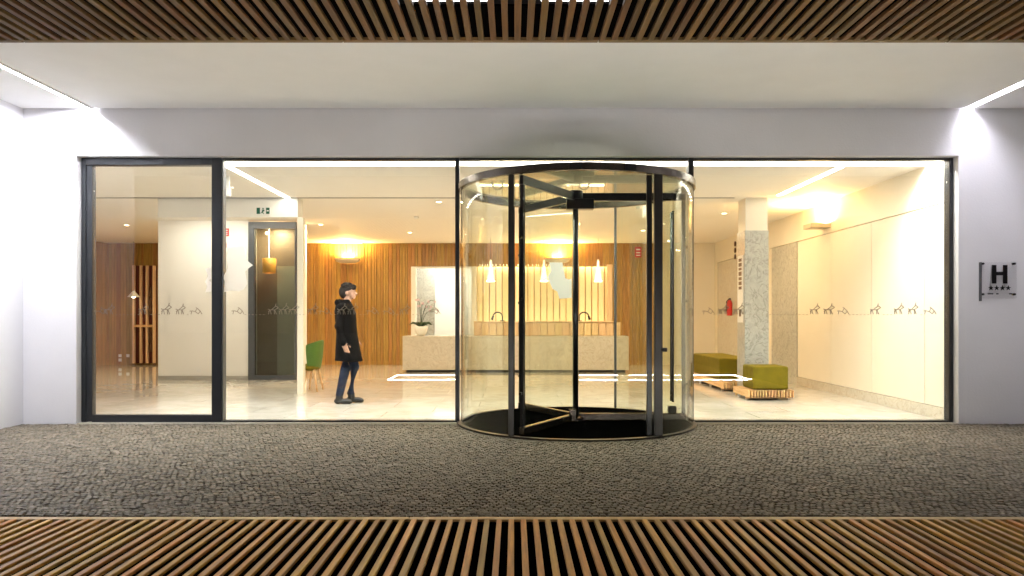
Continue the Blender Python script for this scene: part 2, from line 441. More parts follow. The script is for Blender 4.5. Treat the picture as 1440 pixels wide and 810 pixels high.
cn = thing('entrance_canopy', (0, 6.9, 3.755), 'smooth white canopy ceiling over the cobbled forecourt', 'canopy')
c = MB()
SL, SR = (-5.10, -5.0), (5.345, 5.455)
YB, YE = 4.95, 8.878
c.box(-9.5, SL[0], YB, YE, 3.755, 3.96); c.box(SL[1], SR[0], YB, YE, 3.755, 3.96); c.box(SR[1], 9.5, YB, YE, 3.755, 3.96)
c.box(SL[1]+.0005, SL[1]+.006, YB, YE, 3.73, 3.754); c.build('soffit', M['soffit'], cn)  # thin lip added along the left slot to cut its inward light
c = MB(); c.box(-9.5, 9.5, YB, 9.6, 3.98, 4.1); c.build('roof_slab', M['void'], cn)
for (a, b), mm, lab in ((SL, 'led_out_l', 'glaring white light slot in the canopy at the left'), (SR, 'led_out_r', 'crisp white light slot in the canopy at the right')):
    ea, eb, ez = (b-.05, b-.004, 3.762) if a < 0 else (a+.004, a+.07, 3.845)
    s_ = MB(); s_.box(ea, eb, YB+.01, YE-.004, ez, ez+.012)
    tag(s_.build('linear_light', M[mm]), lab, 'light', 'light slots in the canopy')

# ------------------------------------------------------------------ glazing
GY0, GY1 = 9.045, 9.057
TALL = [[(0, .5), (.15, .42), (.6, .42)], [(.15, .42), (.05, 0)], [(.2, .42), (.3, 0)], [(.55, .42), (.58, 0)], [(.6, .42), (.76, 0)],
        [(.33, .45), (.64, .72), (.72, 1)], [(.6, .42), (.92, .62), (.68, .8)], [(.02, .3), (.1, .22)]]
SMALL = [[(0, .28), (.2, .32), (.5, .24), (.68, .55), (.95, .3), (.78, .04), (.5, .24)], [(.18, .3), (.12, 0)], [(.95, .3), (1.1, .02)], [(.68, .55), (.55, .62)]]
def decal(talls, smalls, dots, parent):
    d = MB(); s116 = 116.0; z0 = H+3/s116; w = .0085; ya, yb = GY0-.0035, GY0-.001
    def q(px): return (px-723)/s116
    for lst, mot in ((talls, TALL), (smalls, SMALL)):
        for px in lst:
            W, T = .14*random.uniform(.9, 1.05), .135*random.uniform(.95, 1.05)
            for st in mot:
                for a, b in zip(st, st[1:]):
                    d.ribbon((q(px)+(a[0]-.5)*W, z0+a[1]*T), (q(px)+(b[0]-.5)*W, z0+b[1]*T), w, ya, yb)
    for a, b in dots:
        x = a
        while x < b: d.ribbon((q(x), z0-.004), (q(x+2.6), z0-.004), .005, ya, yb); x += 5.2
    return d.build('decal_strip', M['decal'], parent)

def logo(pts, parent, name='logo_patch'):
    d = MB(); d.poly([((px-723)/116.0, H-(py-445)/116.0) for px, py in pts], GY0-.0035, GY0-.001); return d.build(name, M['vinyl'], parent)

def pane(x0, x1, z0, z1, parent, name='pane'):
    p = MB(); p.box(x0, x1, GY0, GY1, z0, z1); return p.build(name, M['glass'], parent)

gd = thing('sliding_door', (-4.37, 9.03, 0), 'glass door in a heavy dark grey frame at the left end of the glazing', 'door')
f = MB()
f.box(-5.218, -5.165, 9.0, 9.12, .002, 3.192); f.box(-5.16, -5.095, 9.015, 9.10, .012, 3.105)
f.box(-3.648, -3.53, 9.0, 9.12, .002, 3.192); f.box(-5.165, -3.648, 9.002, 9.118, 3.108, 3.19); f.box(-5.095, -3.648, 9.004, 9.10, .004, .092)
f.build('frame', M['dark'], gd, bevel=.004)
f = MB(); f.box(-3.526, -3.514, 9.01, 9.11, .002, 3.19); f.box(-5.163, -5.1605, 9.012, 9.05, .02, 3.10); f.build('seal_strip', M['darkgrey'], gd)
p = pane(-5.09, -3.652, .094, 3.104, gd)
decal((155, 203, 235, 255), (141, 275), ((163, 196), (212, 226), (263, 268)), p)
logo(((289, 378), (297, 375), (297.5, 392), (294, 394), (297.5, 397), (297.5, 410), (289, 411), (292, 403), (289, 396), (293, 388)), p)

def window(label, x0, x1, mull_r, talls, smalls, dots, z0=.02, name='window'):
    t = thing(name, ((x0+x1)/2, 9.03, 0), label, 'window', 'fixed panes of the entrance front', kind='thing')
    f = MB(); f.box(x0, x1, 9.01, 9.11, 3.168, 3.192); f.build('head_rail', M['dark'], t, bevel=.003)
    if z0 < 1: f = MB(); f.box(x0, x1, 9.01, 9.11, .003, .024); f.build('bottom_rail', M['dark'], t, bevel=.003)
    if mull_r: f = MB(); f.box(mull_r[0], mull_r[1], 9.0, 9.115, .002, 3.193); f.build('mullion', M['dark'], t, bevel=.003)
    p = pane(x0+.002, (mull_r[0] if mull_r else x1)-.002, z0+.006, 3.166, t)
    if talls: decal(talls, smalls, dots, p)
    return t, p
_, p2 = window('tall fixed glass pane left of the revolving door, person visible behind', -3.512, -.66, (-.711, -.662), (385, 400, 414, 441, 482, 497, 570), (334, 456, 523, 546, 610), ((344, 374), (421, 431), (465, 474), (506, 514), (552, 562), (580, 602)))
logo(((315, 411), (316.5, 396), (314.5, 389), (321, 377), (319, 362), (323, 349), (332, 346.5), (343, 346), (346, 352), (346.5, 365), (351, 369), (356, 373), (349, 378), (345, 382), (348, 399), (343, 407), (336, 410), (326, 408.5)), p2)
window('low glass strip above the revolving door ring', -.658, 2.10, None, (), (), (), z0=2.875)
wr, _ = window('wide fixed glass pane right of the revolving door, green seats behind', 2.168, 5.245, None, (1018, 1040, 1146, 1166, 1231, 1264, 1284), (995, 1184, 1306), ((1003, 1009), (1050, 1135), (1193, 1222), (1241, 1255), (1294, 1298)))
f = MB(); f.box(2.102, 2.166, 9.0, 9.115, .002, 3.193); f.build('mullion', M['dark'], wr, bevel=.003)
f = MB(); f.box(5.247, 5.294, 9.003, 9.118, .004, 3.193); f.build('jamb', M['dark'], wr, bevel=.003)

# ------------------------------------------------------------------ revolving door
CX, CY, RR = .744, 9.05, 1.40
rd = thing('revolving_door', (CX, CY, 0), 'round glass revolving door with dark bronze ring and black mat', 'revolving door')
m = MB(); m.disc((CX, CY), RR-.03, .0, .016, 96); m.build('entrance_mat', M['mat'], rd)
m = MB(); m.arc((CX, CY), RR-.028, RR+.03, 0, 2*math.pi, 0, .02, 96); m.build('floor_ring', M['black'], rd)
m = MB(); m.arc((CX, CY), RR-.05, RR+.015, 0, 2*math.pi, 2.78, 2.862, 128)
ring = m.build('canopy_ring', M['bronze'], rd, bevel=.004)
m = MB()
for a in (-1.57-.08, -1.57+.33): m.arc((CX, CY), RR+.005, RR+.022, a-.045, a+.045, 2.782, 2.858, 8)
m.build('sensor_cover', M['black'], ring)
m = MB(); m.disc((CX, CY), RR-.052, 2.835, 2.847, 96); m.build('glass_top', M['topglass'], rd)
aF = math.atan2(-1.166, .776)      # right front end of the curved glass
def curve(a0, a1):
    m = MB(); m.arc((CX, CY), RR-.024, RR-.012, a0, a1, .022, 2.778, 56); m.v = m.v
    o = m.build('curved_pane', M['drum'], rd)
    for p in o.data.polygons: p.use_smooth = False
    return o
aBR = math.atan2(1.24, .65); aFL = math.atan2(-1.166, -.776)+2*math.pi; aBL = math.atan2(1.166, -.776)
cr = curve(aF+.02, aBR-.02); clp = curve(aBL+.02, aFL-.02)
def post(x, y, wx, wy, material):
    m = MB(); m.box(x-wx, x+wx, y-wy, y+wy, .02, 2.779); return m.build('post', M[material], rd, bevel=.006)
post(CX+.776, CY-1.166, .044, .03, 'postmetal'); post(CX+.69, CY-1.12, .028, .025, 'black')
post(CX-.776, CY-1.166, .03, .03, 'postmetal'); post(CX-.776, CY+1.166, .042, .03, 'black'); post(CX+.65, CY+1.235, .016, .016, 'darkgrey')
m = MB(); m.tube([(CX+.80, CY-1.17, .93), (CX+.86, CY-1.21, .93)], .022, 12); m.build('lock', M['black'], rd)
m = MB(); m.tube([(CX, CY, .02), (CX, CY, 2.76)], .035, 16); m.build('centre_post', M['black'], rd)
m = MB(); m.box(CX-.11, CX+.22, CY-.07, CY+.07, 2.575, 2.70); m.disc((CX, CY), .09, 2.702, 2.80, 24); m.build('hub', M['black'], rd, bevel=.006)
m = MB(); m.box(CX-.085, CX-.005, CY-.15, CY-.07, .03, .17); m.disc((CX, CY), .10, .018, .06, 24); m.build('floor_bearing', M['bronze'], rd, bevel=.006)
def wing(ang, handle, label=None):
    T = Matrix.Translation((CX, CY, 0)) @ Matrix.Rotation(ang, 4, 'Z')
    m = MB(); m.box(.05, 1.335, -.022, .022, 2.68, 2.775, T); m.box(1.285, 1.332, -.02, .02, .11, 2.678, T)
    w = m.build('door_wing', M['black'], rd, bevel=.004)
    m = MB(); m.box(.05, 1.335, -.03, .03, .024, .108, T); m.build('bottom_rail', M['bronze'], w, bevel=.008)
    m = MB(); m.box(.045, 1.283, -.005, .005, .11, 2.678, T); m.build('pane', M['drum'], w)
    if ang > 4:
        m = MB(); pts = []
        for px, py in ((772, 369), (790, 369), (792, 379), (794, 391), (799, 393), (803, 392), (803, 419), (786, 420), (783, 410), (776, 406), (772, 396), (769.5, 390), (774, 381)):
            q = (px-723)/1050; r_ = (q*9.05-.744)/(-.5+.866*q); pts.append((r_, H-(py-445)*(9.05-.866*r_)/1050))
        m.poly(pts, .0058, .0075); m.v = [tuple(T @ Vector(v)) for v in m.v]; m.build('logo_patch', M['vinyl'], w)
    if handle:
        m = MB()
        for sg_ in (-1, 1):
            m.tube([T @ Vector((1.17, sg_*.055, .25)), T @ Vector((1.17, sg_*.055, 2.55))], .013, 10)
            for z in (.32, 2.48): m.tube([T @ Vector((1.17, 0, z)), T @ Vector((1.17, sg_*.055, z))], .012, 8)
        m.build('pull_bar', M['black'], w)
        m = MB(); m.box(1.12, 1.22, -.05, .05, .109, .2, T); m.build('brush_holder', M['black'], w, bevel=.02)
    m = MB(); 
    for z in (.45, 1.45, 2.1): m.box(1.333, 1.365, -.012, .012, z, z+.03, T)
    m.build('catch', M['black'], w)
wing(0, True); wing(R(120), False); wing(R(240), False)

# ------------------------------------------------------------------ hotel plaque
WY = 8.898
def wpt(px, py, s=118.0): return ((px-723)/s, H-(py-445)/s)
pl = thing('wall_plaque', (5.75, 8.88, 1.45), 'clear hotel plaque with black letter H and four stars on right wall', 'plaque')
x0, z1 = wpt(1377, 369); x1, z0 = wpt(1427, 420)
m = MB(); m.box(x0, x1, 8.862, 8.870, z0, z1); m.build('acrylic_plate', M['acrylic'], pl, bevel=.002)
m = MB()
for px, py in ((1380, 371), (1424, 371), (1380, 414), (1424, 414)):
    x, z = wpt(px, py); m = MB(); m.tube([(x, 8.899, z), (x, 8.855, z)], .013, 14); m.build('standoff', M['ink'], pl)
m = MB(); m.box(x0-.004, x0+.008, 8.8605, 8.8995, z0-.03, z1); m.build('plate_edge', M['darkgrey'], pl)
def hz(px0, px1, py0, py1):
    a, zb = wpt(px0, py1); b, za = wpt(px1, py0); return a, b, 8.855, 8.8615, zb, za
m = MB(); m.box(*hz(1392, 1398, 373, 399)); m.box(*hz(1407.5, 1413.5, 373, 399)); m.box(*hz(1398, 1407.5, 382.5, 387.5)); m.build('letter', M['ink'], pl)
for k in range(4):
    cx, cz = wpt(1390.5+8.1*k, 405.2)
    pts = []
    for i in range(10):
        r = .033 if i % 2 == 0 else .013; a = math.pi/2+i*math.pi/5; pts.append((cx+r*math.cos(a), cz+r*math.sin(a)))
    m = MB(); m.poly(pts, 8.8552, 8.8612); m.build('star', M['ink'], pl)
m = MB()
for a, b in ((1386, 1391), (1391.6, 1393.6), (1398, 1401), (1416, 1420)): m.box(*hz(a, b, 412.4, 414.2))
m.build('small_lettering', M['darkgrey'], pl)

# ------------------------------------------------------------------ interior shell
ce = MB(); ce.box(-11.4, 5.6, 9.62, 23.0, 3.22, 3.52); structure(ce.build('ceiling', M['inceil']))
ch = MB(); ch.box(-11.4, 5.6, 9.14, 9.6, 3.52, 3.6); ch.box(-11.4, 5.6, 9.132, 9.15, 3.3, 3.52); structure(ch.build('ceiling_recess', M['inwhite']))
cg = MB(); cg.box(-11.0, 3.6, 12.19, 12.215, 3.212, 3.222); tag(cg.build('curtain_track', M['darkgrey']), 'thin dark track line across the lobby ceiling', 'ceiling track')
m = MB(); m.box(-5.2, 5.28, 9.22, 9.5, 3.485, 3.505)
tag(m.build('cove_light', M['led_in']), 'long white cove light along the inside top of the glazing', 'light')
for k, (x, ya, yb) in enumerate(((-3.70, 9.66, 12.7), (4.24, 9.66, 11.95))):
    m = MB(); m.box(x-.035, x+.035, ya, yb, 3.214, 3.221)
    tag(m.build('ceiling_line_light', M['led_line']), ['slim white light line on the lobby ceiling, above the person and dark inner door', 'slim white light line on the lobby ceiling beside the bright right-hand wall'][k], 'light', 'light lines on the lobby ceiling')

# right wall
RX = 5.31
rw = thing('lobby_wall', (RX, 14.5, 0), 'cream panelled wall along the right side of the lobby', 'wall', kind='thing')
m = MB(); m.box(RX, RX+.2, 9.14, 23.0, 2.69, 3.22); m.box(RX, RX+.2, 15.4, 17.0, 0, 2.684); m.box(RX+.05, RX+.2, 9.14, 15.4, 0, 2.68); m.box(RX, RX+.2, 19.5, 23, 0, 2.684)
m.build('wall_band', M['cream'], rw)
ys = [9.14, 9.67, 11.1, 12.52, 14.0]
for a, b in zip(ys, ys[1:]):
    m = MB(); m.box(RX+.003, RX+.04, a+.004, b-.004, .152, 2.68); m.build('panel', M['cream'], rw, bevel=.003)
m = MB(); m.box(RX-.012, RX+.045, 9.14, 14.0, 0, .148); m.build('skirting', M['marble'], rw, bevel=.003)
for a, b in ((14.02, 15.39), (17.02, 19.48)):
    m = MB(); m.box(RX-.004, RX+.06, a, b, .001, 2.68); m.build('stone_panel', M['grey_marble' if a < 15 else 'marble'], rw)
# back walls
bw = thing('wood_wall', (-3.5, 19.8, 0), 'honey coloured wall of vertical wooden battens behind the reception', 'wall', kind='thing')
m = MB(); x = -10.8
while x < 3.85:
    w = random.choice((.062, .075, .09, .105)); x2 = min(x+w, 3.85)
    d = random.uniform(0, .02)
    z0 = 2.60 if (x2 > -2.72 and x < 2.55) else .0
    m.box(x, x2-.006, 19.78-d, 19.84, z0, 3.218); x = x2
m.build('batten_cladding', M['wallwood'], bw)
m = MB(); y = 12.0
while y < 19.75:
    w = random.choice((.075, .09, .105)); m.box(-10.86, -10.80+random.uniform(0, .012), y, y+w-.006, 0, 3.218); y += w
m.build('side_cladding', M['wallwood'], bw)
m = MB(); m.box(-11.2, -2.76, 19.845, 19.95, 0, 3.22); m.box(2.6, 3.88, 19.845, 19.95, 0, 3.22); m.box(-2.76, 2.6, 19.845, 19.95, 2.67, 3.22); m.box(-11.2, -10.87, 9.14, 19.84, 0, 3.22)
m.build('wall_core', M['brown'], bw)
m = MB(); m.box(3.88, RX-.002, 19.75, 19.95, 0, 3.22); tag(m.build('end_wall', M['cream']), 'plain cream end wall right of the wooden battens', 'wall', kind='thing')
# room behind the doorway
m = MB(); m.box(-3.4, -1.06, 22.2, 22.4, 0, 3.0); m.box(-3.4, -3.3, 19.96, 22.2, 0, 3.0); m.box(-1.12, -1.05, 19.87, 22.2, 0, 3.0); m.box(-3.4, -1.05, 19.96, 22.4, 3.0, 3.1)
tag(m.build('back_room_wall', M['inwhite']), 'white walls of the small room behind the open doorway', 'wall', kind='thing')
m = MB(); m.box(-2.9, -2.28, 21.4, 21.5, 0, 2.9); tag(m.build('marble_slab', M['grey_marble']), 'grey marble slab standing in the white doorway room', 'panel')
dw = MB(); dw.box(-2.72, -2.60, 19.70, 19.95, 0, 2.598); dw.box(-1.12, -1.0, 19.70, 19.95, 0, 2.598); dw.box(-2.60, -1.12, 19.70, 19.95, 2.56, 2.598)
tag(dw.build('door_frame', M['whitep'], bevel=.004), 'white open doorway frame beside the orchid, left of reception', 'doorway', kind='thing')
rl = thing('room_light', (-1.9, 21.0, 2.99), 'ceiling light in the small white room behind the doorway', 'light')
m = MB(); m.box(-2.2, -1.6, 20.7, 21.3, 2.97, 2.998); m.build('diffuser', emit('room_panel', (1, .93, .8), 22), rl)

# reception backdrop
bd = thing('reception_backdrop', (.75, 19.9, 0), 'glowing cream slatted backdrop behind the reception desk', 'panel')
m = MB(); x = -.99; W = .171
while x < 2.45: m.box(x, x+W-.026, 19.98, 20.03, 0, 2.75); x += W
m.build('slat_panel', M['backpanel'], bd, bevel=.004, seg=1)
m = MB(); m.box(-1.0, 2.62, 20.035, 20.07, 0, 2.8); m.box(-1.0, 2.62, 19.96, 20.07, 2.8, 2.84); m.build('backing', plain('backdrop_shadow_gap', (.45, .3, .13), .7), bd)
m = MB(); m.box(2.455, 2.598, 19.72, 20.03, 0, 2.655); m.build('side_board', M['palewood'], bd)
m = MB(); m.box(-.95, 2.42, 19.86, 19.93, 2.64, 2.66); m.build('light_strip', M['led_niche'], bd)
m = MB(); m.box(-.9, 2.35, 19.5, 19.6, .95, .97); m.build('light_strip', M['led_niche'], bd)  # unseen lower strip added to even out the light on the panels

# counter
rc = thing('reception_desk', (.03, 17.3, 0), 'long beige marble reception desk in front of the cream backdrop', 'desk')
m = MB(); m.box(-2.54, 2.61, 17.0, 17.08, .06, .83); m.box(-2.54, 2.61, 17.08, 17.8, .79, .83); m.box(-2.54, -2.46, 17.08, 17.8, .06, .79); m.box(2.53, 2.61, 17.08, 17.8, .06, .79)
m.build('marble_front', M['marble'], rc, bevel=.004)
m = MB(); m.box(-2.46, 2.53, 17.04, 17.75, 0, .058); m.build('plinth', M['dark'], rc)
m = MB(); x = -.93
while x < 2.38: m.box(x, x+.158, 17.56, 17.62, .832, 1.14); x += .172
m.build('raised_front', M['palewood'], rc, bevel=.004)
m = MB(); m.box(-.95, 2.40, 17.63, 17.95, .832, 1.145); m.box(-.95, 2.40, 17.54, 17.95, 1.147, 1.168); m.build('ledge', M['palewood'], rc, bevel=.004)
# desk lamps
dl = thing('desk_lamp', (-.28, 17.75, 1.168), 'black gooseneck desk lamp on the reception ledge, left one', 'lamp', 'gooseneck lamps on the reception ledge')
m = MB(); m.disc((-.28, 17.75), .06, 1.169, 1.185, 20); m.build('base', M['black'], dl)
m = MB(); m.tube([(-.28, 17.75, 1.18), (-.28, 17.75, 1.28)] + [(-.28-.11+.11*math.cos(t), 17.75, 1.28+.10*math.sin(t)) for t in np.linspace(.2, 2.9, 9)], .016, 8); m.build('gooseneck', M['black'], dl)
m = MB(); m.tube([(-.495, 17.75, 1.30), (-.53, 17.75, 1.20)], [.022, .034], 10); m.build('lamp_head', M['black'], dl)
d2 = copy_thing(dl, (1.55, 17.75, 1.168), 'black gooseneck desk lamp on the reception ledge, right one'); d2.rotation_euler = (0, 0, math.pi)
# pendants
pd = thing('pendant_lamp', (-.58, 18.5, 2.15), 'bottle shaped glass pendant over reception, left of the three', 'pendant lamp', 'glass pendants over the reception')
m = MB(); m.lathe([(.012, .54), (.03, .5), (.032, .38), (.06, .25), (.088, .1), (.09, .03), (.082, .0), (.078, .0), (.084, .03), (.082, .1), (.055, .25), (.026, .38), (.01, .5)], (-.58, 18.5, 2.15), 24); m.build('glass_shade', M['litglass'], pd)
m = MB(); m.ell((-.58, 18.5, 2.29), (.028, .028, .055)); m.tube([(-.58, 18.5, 2.34), (-.58, 18.5, 2.5)], .014, 8); m.build('bulb', M['lamp_white'], pd)
m = MB(); m.tube([(-.58, 18.5, 2.69), (-.58, 18.5, 3.218)], .004, 6); m.build('cord', M['black'], pd)
m = MB(); m.arc((-.58, 18.5), .083, .093, 0, 2*math.pi, 2.145, 2.168, 24); m.build('rim', M['lamp_white'], pd)
copy_thing(pd, (.74, 18.5, 2.15), 'bottle shaped glass pendant over reception, middle of the three')
copy_thing(pd, (2.08, 18.5, 2.15), 'bottle shaped glass pendant over reception, right of the three')

# sconces on the wood wall: half bowls that shine up
def sconce(x, label):
    t = thing('wall_sconce', (x, 19.75, 2.68), label, 'wall lamp', 'half bowl wall lamps on the battens')
    m = MB(); m.lathe([(.0, .0), (.2, .008), (.3, .05), (.34, .13), (.33, .13), (.29, .055), (.19, .016), (.0, .01)], (x, 19.755, 2.68), 28, math.pi, 2*math.pi)
    m.build('bowl', plain('sconce_bowl', (.55, .5, .42), .5), t)
    m = MB(); m.box(x-.2, x+.2, 19.62, 19.7, 2.75, 2.775); m.build('bulb', M['lamp_warm'], t)
    lamp('glow', 'AREA', (x, 19.6, 2.83), 70, (1, .60, .2), t, (math.pi, 0, 0), size=.3, shape='SQUARE')
    return t
sconce(-4.4, 'warm half bowl wall lamp on the battens above the person')
sconce(1.15, 'warm half bowl wall lamp above the reception backdrop')
# sconce on the right wall: square uplight
sq = thing('square_sconce', (5.15, 12.7, 2.78), 'square wall uplight glowing on the cream right-hand wall', 'wall lamp')
m = MB(); m.box(4.98, 5.308, 12.52, 12.86, 2.775, 2.79); m.box(4.98, 4.992, 12.52, 12.86, 2.79, 2.85); m.box(4.992, 5.308, 12.52, 12.532, 2.79, 2.85); m.box(4.992, 5.308, 12.848, 12.86, 2.79, 2.85); m.build('tray', plain('uplight_tray', (.45, .36, .25), .5), sq)
m = MB(); m.box(5.06, 5.2, 12.6, 12.78, 2.8, 2.82); m.build('bulb', M['lamp_warm'], sq)
lamp('glow', 'AREA', (5.14, 12.69, 2.86), 66, (1, .62, .22), sq, (math.pi, 0, 0), size=.26, shape='SQUARE')

# recessed downlights
spots = [(-8.2, 15.8, 'in the warm ceiling far left, over the wood corner'), (-4.07, 15.7, 'between the dark inner door and the half bowl wall lamp'), (-1.27, 12.6, 'right of the person, near the ceiling track'),
         (3.94, 14.0, 'left of the stone column top'), (-2.4, 17.2, 'above the orchid end of the desk'), (-6.9, 18.3, 'deep behind the white wall block'),
         (.2, 15.6, 'in front of the desk, over its middle'), (2.9, 16.8, 'over the right end of the desk')]
first = None
for x, y, w in spots:
    lab = 'small round recessed downlight ' + w
    if first is None:
        first = thing('downlight', (x, y, 3.22), lab, 'downlight', 'recessed downlights in the lobby ceiling')
        m = MB(); m.arc((x, y), .045, .07, 0, 2*math.pi, 3.208, 3.2215, 24); m.build('trim_ring', M['whitep'], first)
        m = MB(); m.disc((x, y), .044, 3.213, 3.2195, 24); m.build('lens', M['lamp_warm'], first)
        lamp('beam', 'AREA', (x, y, 3.205), 22, (1, .76, .46), first, size=.09, shape='DISK')
    else: copy_thing(first, (x, y, 3.22), lab)

# white wall block with the dark glass door, and the bulkhead before it
wb = thing('wall_block', (-5.78, 15.35, 0), 'white wall block with a tall dark glass door, left of the person', 'wall', kind='thing')
m = MB(); m.box(-7.2, -5.37, 15.1, 15.7, .08, 3.218); m.box(-5.37, -4.36, 15.6, 15.7, .0, 3.218); m.box(-5.37, -4.36, 15.1, 15.6, 3.26-.005, 3.3)
m.build('wall_body', M['inwhite'], wb)
m = MB(); m.box(-4.40, -4.36, 15.13, 15.6, 0, 3.216); m.build('side_panel', M['palewood'], wb)
m = MB(); m.box(-7.2, -5.37, 15.085, 15.7, 0, .078); m.build('skirting', plain('grey_skirting', (.4, .38, .34), .4), wb)
m = MB(); m.box(-6.72, -4.45, 14.25, 14.33, 3.205, 3.2185); tag(m.build('wall_washer', M['led_wash']), 'hidden white light strip washing the white wall block behind the bulkhead', 'light')
fd = thing('glass_door', (-4.88, 15.1, 0), 'tall smoked glass door in a grey frame in the white wall block', 'door')
m = MB(); m.box(-5.366, -5.24, 15.06, 15.16, .0, 3.19); m.box(-5.24, -4.40, 15.06, 15.16, 3.05, 3.19); m.box(-5.24, -4.40, 15.06, 15.16, 0, .09); m.box(-4.43, -4.395, 15.062, 15.158, .09, 3.05)
m.build('frame', M['darkgrey'], fd, bevel=.004)
m = MB(); m.box(-5.238, -4.432, 15.10, 15.112, .092, 3.048); m.build('pane', M['darkglass'], fd)
m = MB(); m.box(-5.36, -4.405, 15.57, 15.598, .001, 3.2); tag(m.build('rear_wall', plain('brown_room_wall', (.2, .15, .11), .5, var=.15)), 'dark brown wall seen through the smoked glass door', 'wall', kind='thing')
lamp('room_glow', 'AREA', (-4.88, 15.3, 3.1), 22, (1, .82, .55), fd, size=.2, shape='SQUARE')
m = MB(); m.ell((-5.05, 15.25, 2.98), (.03, .03, .03)); m.build('bulb', M['lamp_warm'], fd)
m = MB(); m.box(-4.90, -4.42, 15.44, 15.46, .05, 2.32); tag(m.build('frosted_screen', plain('frosted_screen_grey', (.42, .43, .37), .3)), 'grey green frosted screen behind the smoked glass door', 'screen')
ol = thing('lamp_shade', (-5.0, 15.33, 2.0), 'orange drum lampshade hanging behind the smoked glass door', 'lamp')
m = MB(); m.lathe([(.13, .0), (.14, .3), (.13, .3), (.12, .0)], (-5.03, 15.33, 2.17), 24); m.build('shade', plain('orange_shade', (.75, .36, .05), .6), ol)
m = MB(); m.ell((-5.03, 15.33, 2.3), (.04, .04, .06)); m.tube([(-5.03, 15.33, 2.36), (-5.03, 15.33, 3.2)], .005, 6); m.build('bulb', M['lamp_warm'], ol)
bk = MB(); bk.box(-5.83, -3.54, 12.22, 12.5, 2.905, 3.218); tag(bk.build('bulkhead', M['inwhite']), 'white bulkhead hung below the lobby ceiling carrying the exit sign', 'bulkhead', kind='thing')
pi_ = MB(); pi_.box(-3.555, -3.455, 12.23, 12.36, 0, 2.903); tag(pi_.build('pillar', M['cream'], bevel=.003), 'slim cream pillar under the right end of the white bulkhead', 'pillar', kind='thing')
ex = thing('exit_sign', (-4.1, 12.2, 2.95), 'small green exit sign on the white bulkhead', 'exit sign')
m = MB(); m.box(-4.21, -3.99, 12.195, 12.217, 2.945, 3.065); m.build('plate', M['whitep'], ex)
m = MB(); m.box(-4.205, -4.15, 12.190, 12.194, 2.955, 3.055); m.box(-4.05, -3.995, 12.190, 12.194, 2.955, 3.055)
m.ribbon((-4.10, 3.03), (-4.10, 3.05), .022, 12.190, 12.194); m.ribbon((-4.085, 3.02), (-4.115, 2.985), .022, 12.190, 12.194); m.ribbon((-4.115, 2.985), (-4.09, 2.957), .012, 12.190, 12.194); m.ribbon((-4.11, 2.985), (-4.14, 2.965), .012, 12.190, 12.194)
m.ribbon((-4.12, 3.02), (-4.075, 3.005), .012, 12.190, 12.194); m.build('pictogram', M['exitgreen'], ex)
m = MB(); m.box(-4.04, -4.005, 12.187, 12.1895, 2.995, 3.015); m.build('arrow', M['whitep'], ex)

# red and white safety plates
def plate(name, label, x, y, z, w, h, side=None):
    t = thing(name, (x, y, z-h/2), label, 'sign', 'red fire safety plates')
    m = MB()
    if side: m.box(x-.008, x, y-w/2, y+w/2, z-h/2, z+h/2)
    else: m.box(x-w/2, x+w/2, y-.008, y, z-h/2, z+h/2)
    m.build('plate', M['red'], t)
    m = MB()
    for k, (zz, hh) in enumerate(((.25, .12), (-.05, .1), (-.3, .08))):
        if side: m.box(x-.0095, x-.0085, y-w*.3, y+w*.3, z+h*zz-h*hh/2, z+h*zz+h*hh/2)
        else: m.box(x-w*.3, x+w*.3, y-.0105, y-.0085, z+h*zz-h*hh/2, z+h*zz+h*hh/2)
    m.build('pictogram', M['whitep'], t)
plate('fire_sign', 'red and white fire sign high on the white wall block', -5.83, 15.098, 2.98, .13, .16)
plate('fire_sign', 'small red fire sign lower on the white wall block', -5.86, 15.098, 2.72, .09, .1)
plate('fire_sign', 'red fire sign on the battens right of the backdrop', 3.28, 19.745, 2.98, .17, .28)
fx = thing('fire_extinguisher', (5.15, 18.1, 1.2), 'small red extinguisher hung on the stone panel behind the benches', 'extinguisher')
m = MB(); m.lathe([(.0, 0), (.06, 0), (.065, .04), (.065, .3), (.04, .37), (.02, .38), (.0, .38)], (5.22, 18.1, 1.3), 16); m.build('cylinder', M['red'], fx)
m = MB(); m.box(5.20, 5.24, 18.05, 18.12, 1.685, 1.72); m.tube([(5.2, 18.08, 1.7), (5.14, 18.08, 1.64), (5.14, 18.08, 1.42)], .012, 6); m.build('valve', M['ink'], fx)
for k in range(3):
    z = 3.02-.155*k
    m = MB(); m.tube([(5.308, 17.9, z), (5.285, 17.9, z)], .06, 18)
    tag(m.build('wall_spot', M['brown']), ['round brown wall spot, top of the column of three', 'round brown wall spot, middle of the column of three', 'round brown wall spot, bottom of the column of three'][k], 'wall spot', 'round wall spots above the stone panel')
# sockets
for k, (px, py, s_, Y) in enumerate(((171, 500, 53, 19.74), (171, 506, 53, 19.74), (182, 500, 53, 19.74), (280, 521, 69.5, 15.098), (318, 425, 69.5, 15.098))):
    x, z = (px-723)/s_, H-(py-445)/s_
    m = MB(); m.box(x-.04, x+.04, Y-.012, Y, z-.04, z+.04); m.tube([(x, Y-.0125, z), (x, Y-.016, z)], .022, 12)
    tag(m.build('wall_socket', M['whitep'], bevel=.004), ['white socket on the dark battens, upper left of the three', 'white socket on the dark battens, lower of the three', 'white socket on the dark battens, right of the three', 'white socket low on the white wall block', 'switch plate at mid height on the white wall block'][k], 'socket', 'wall sockets and switches')

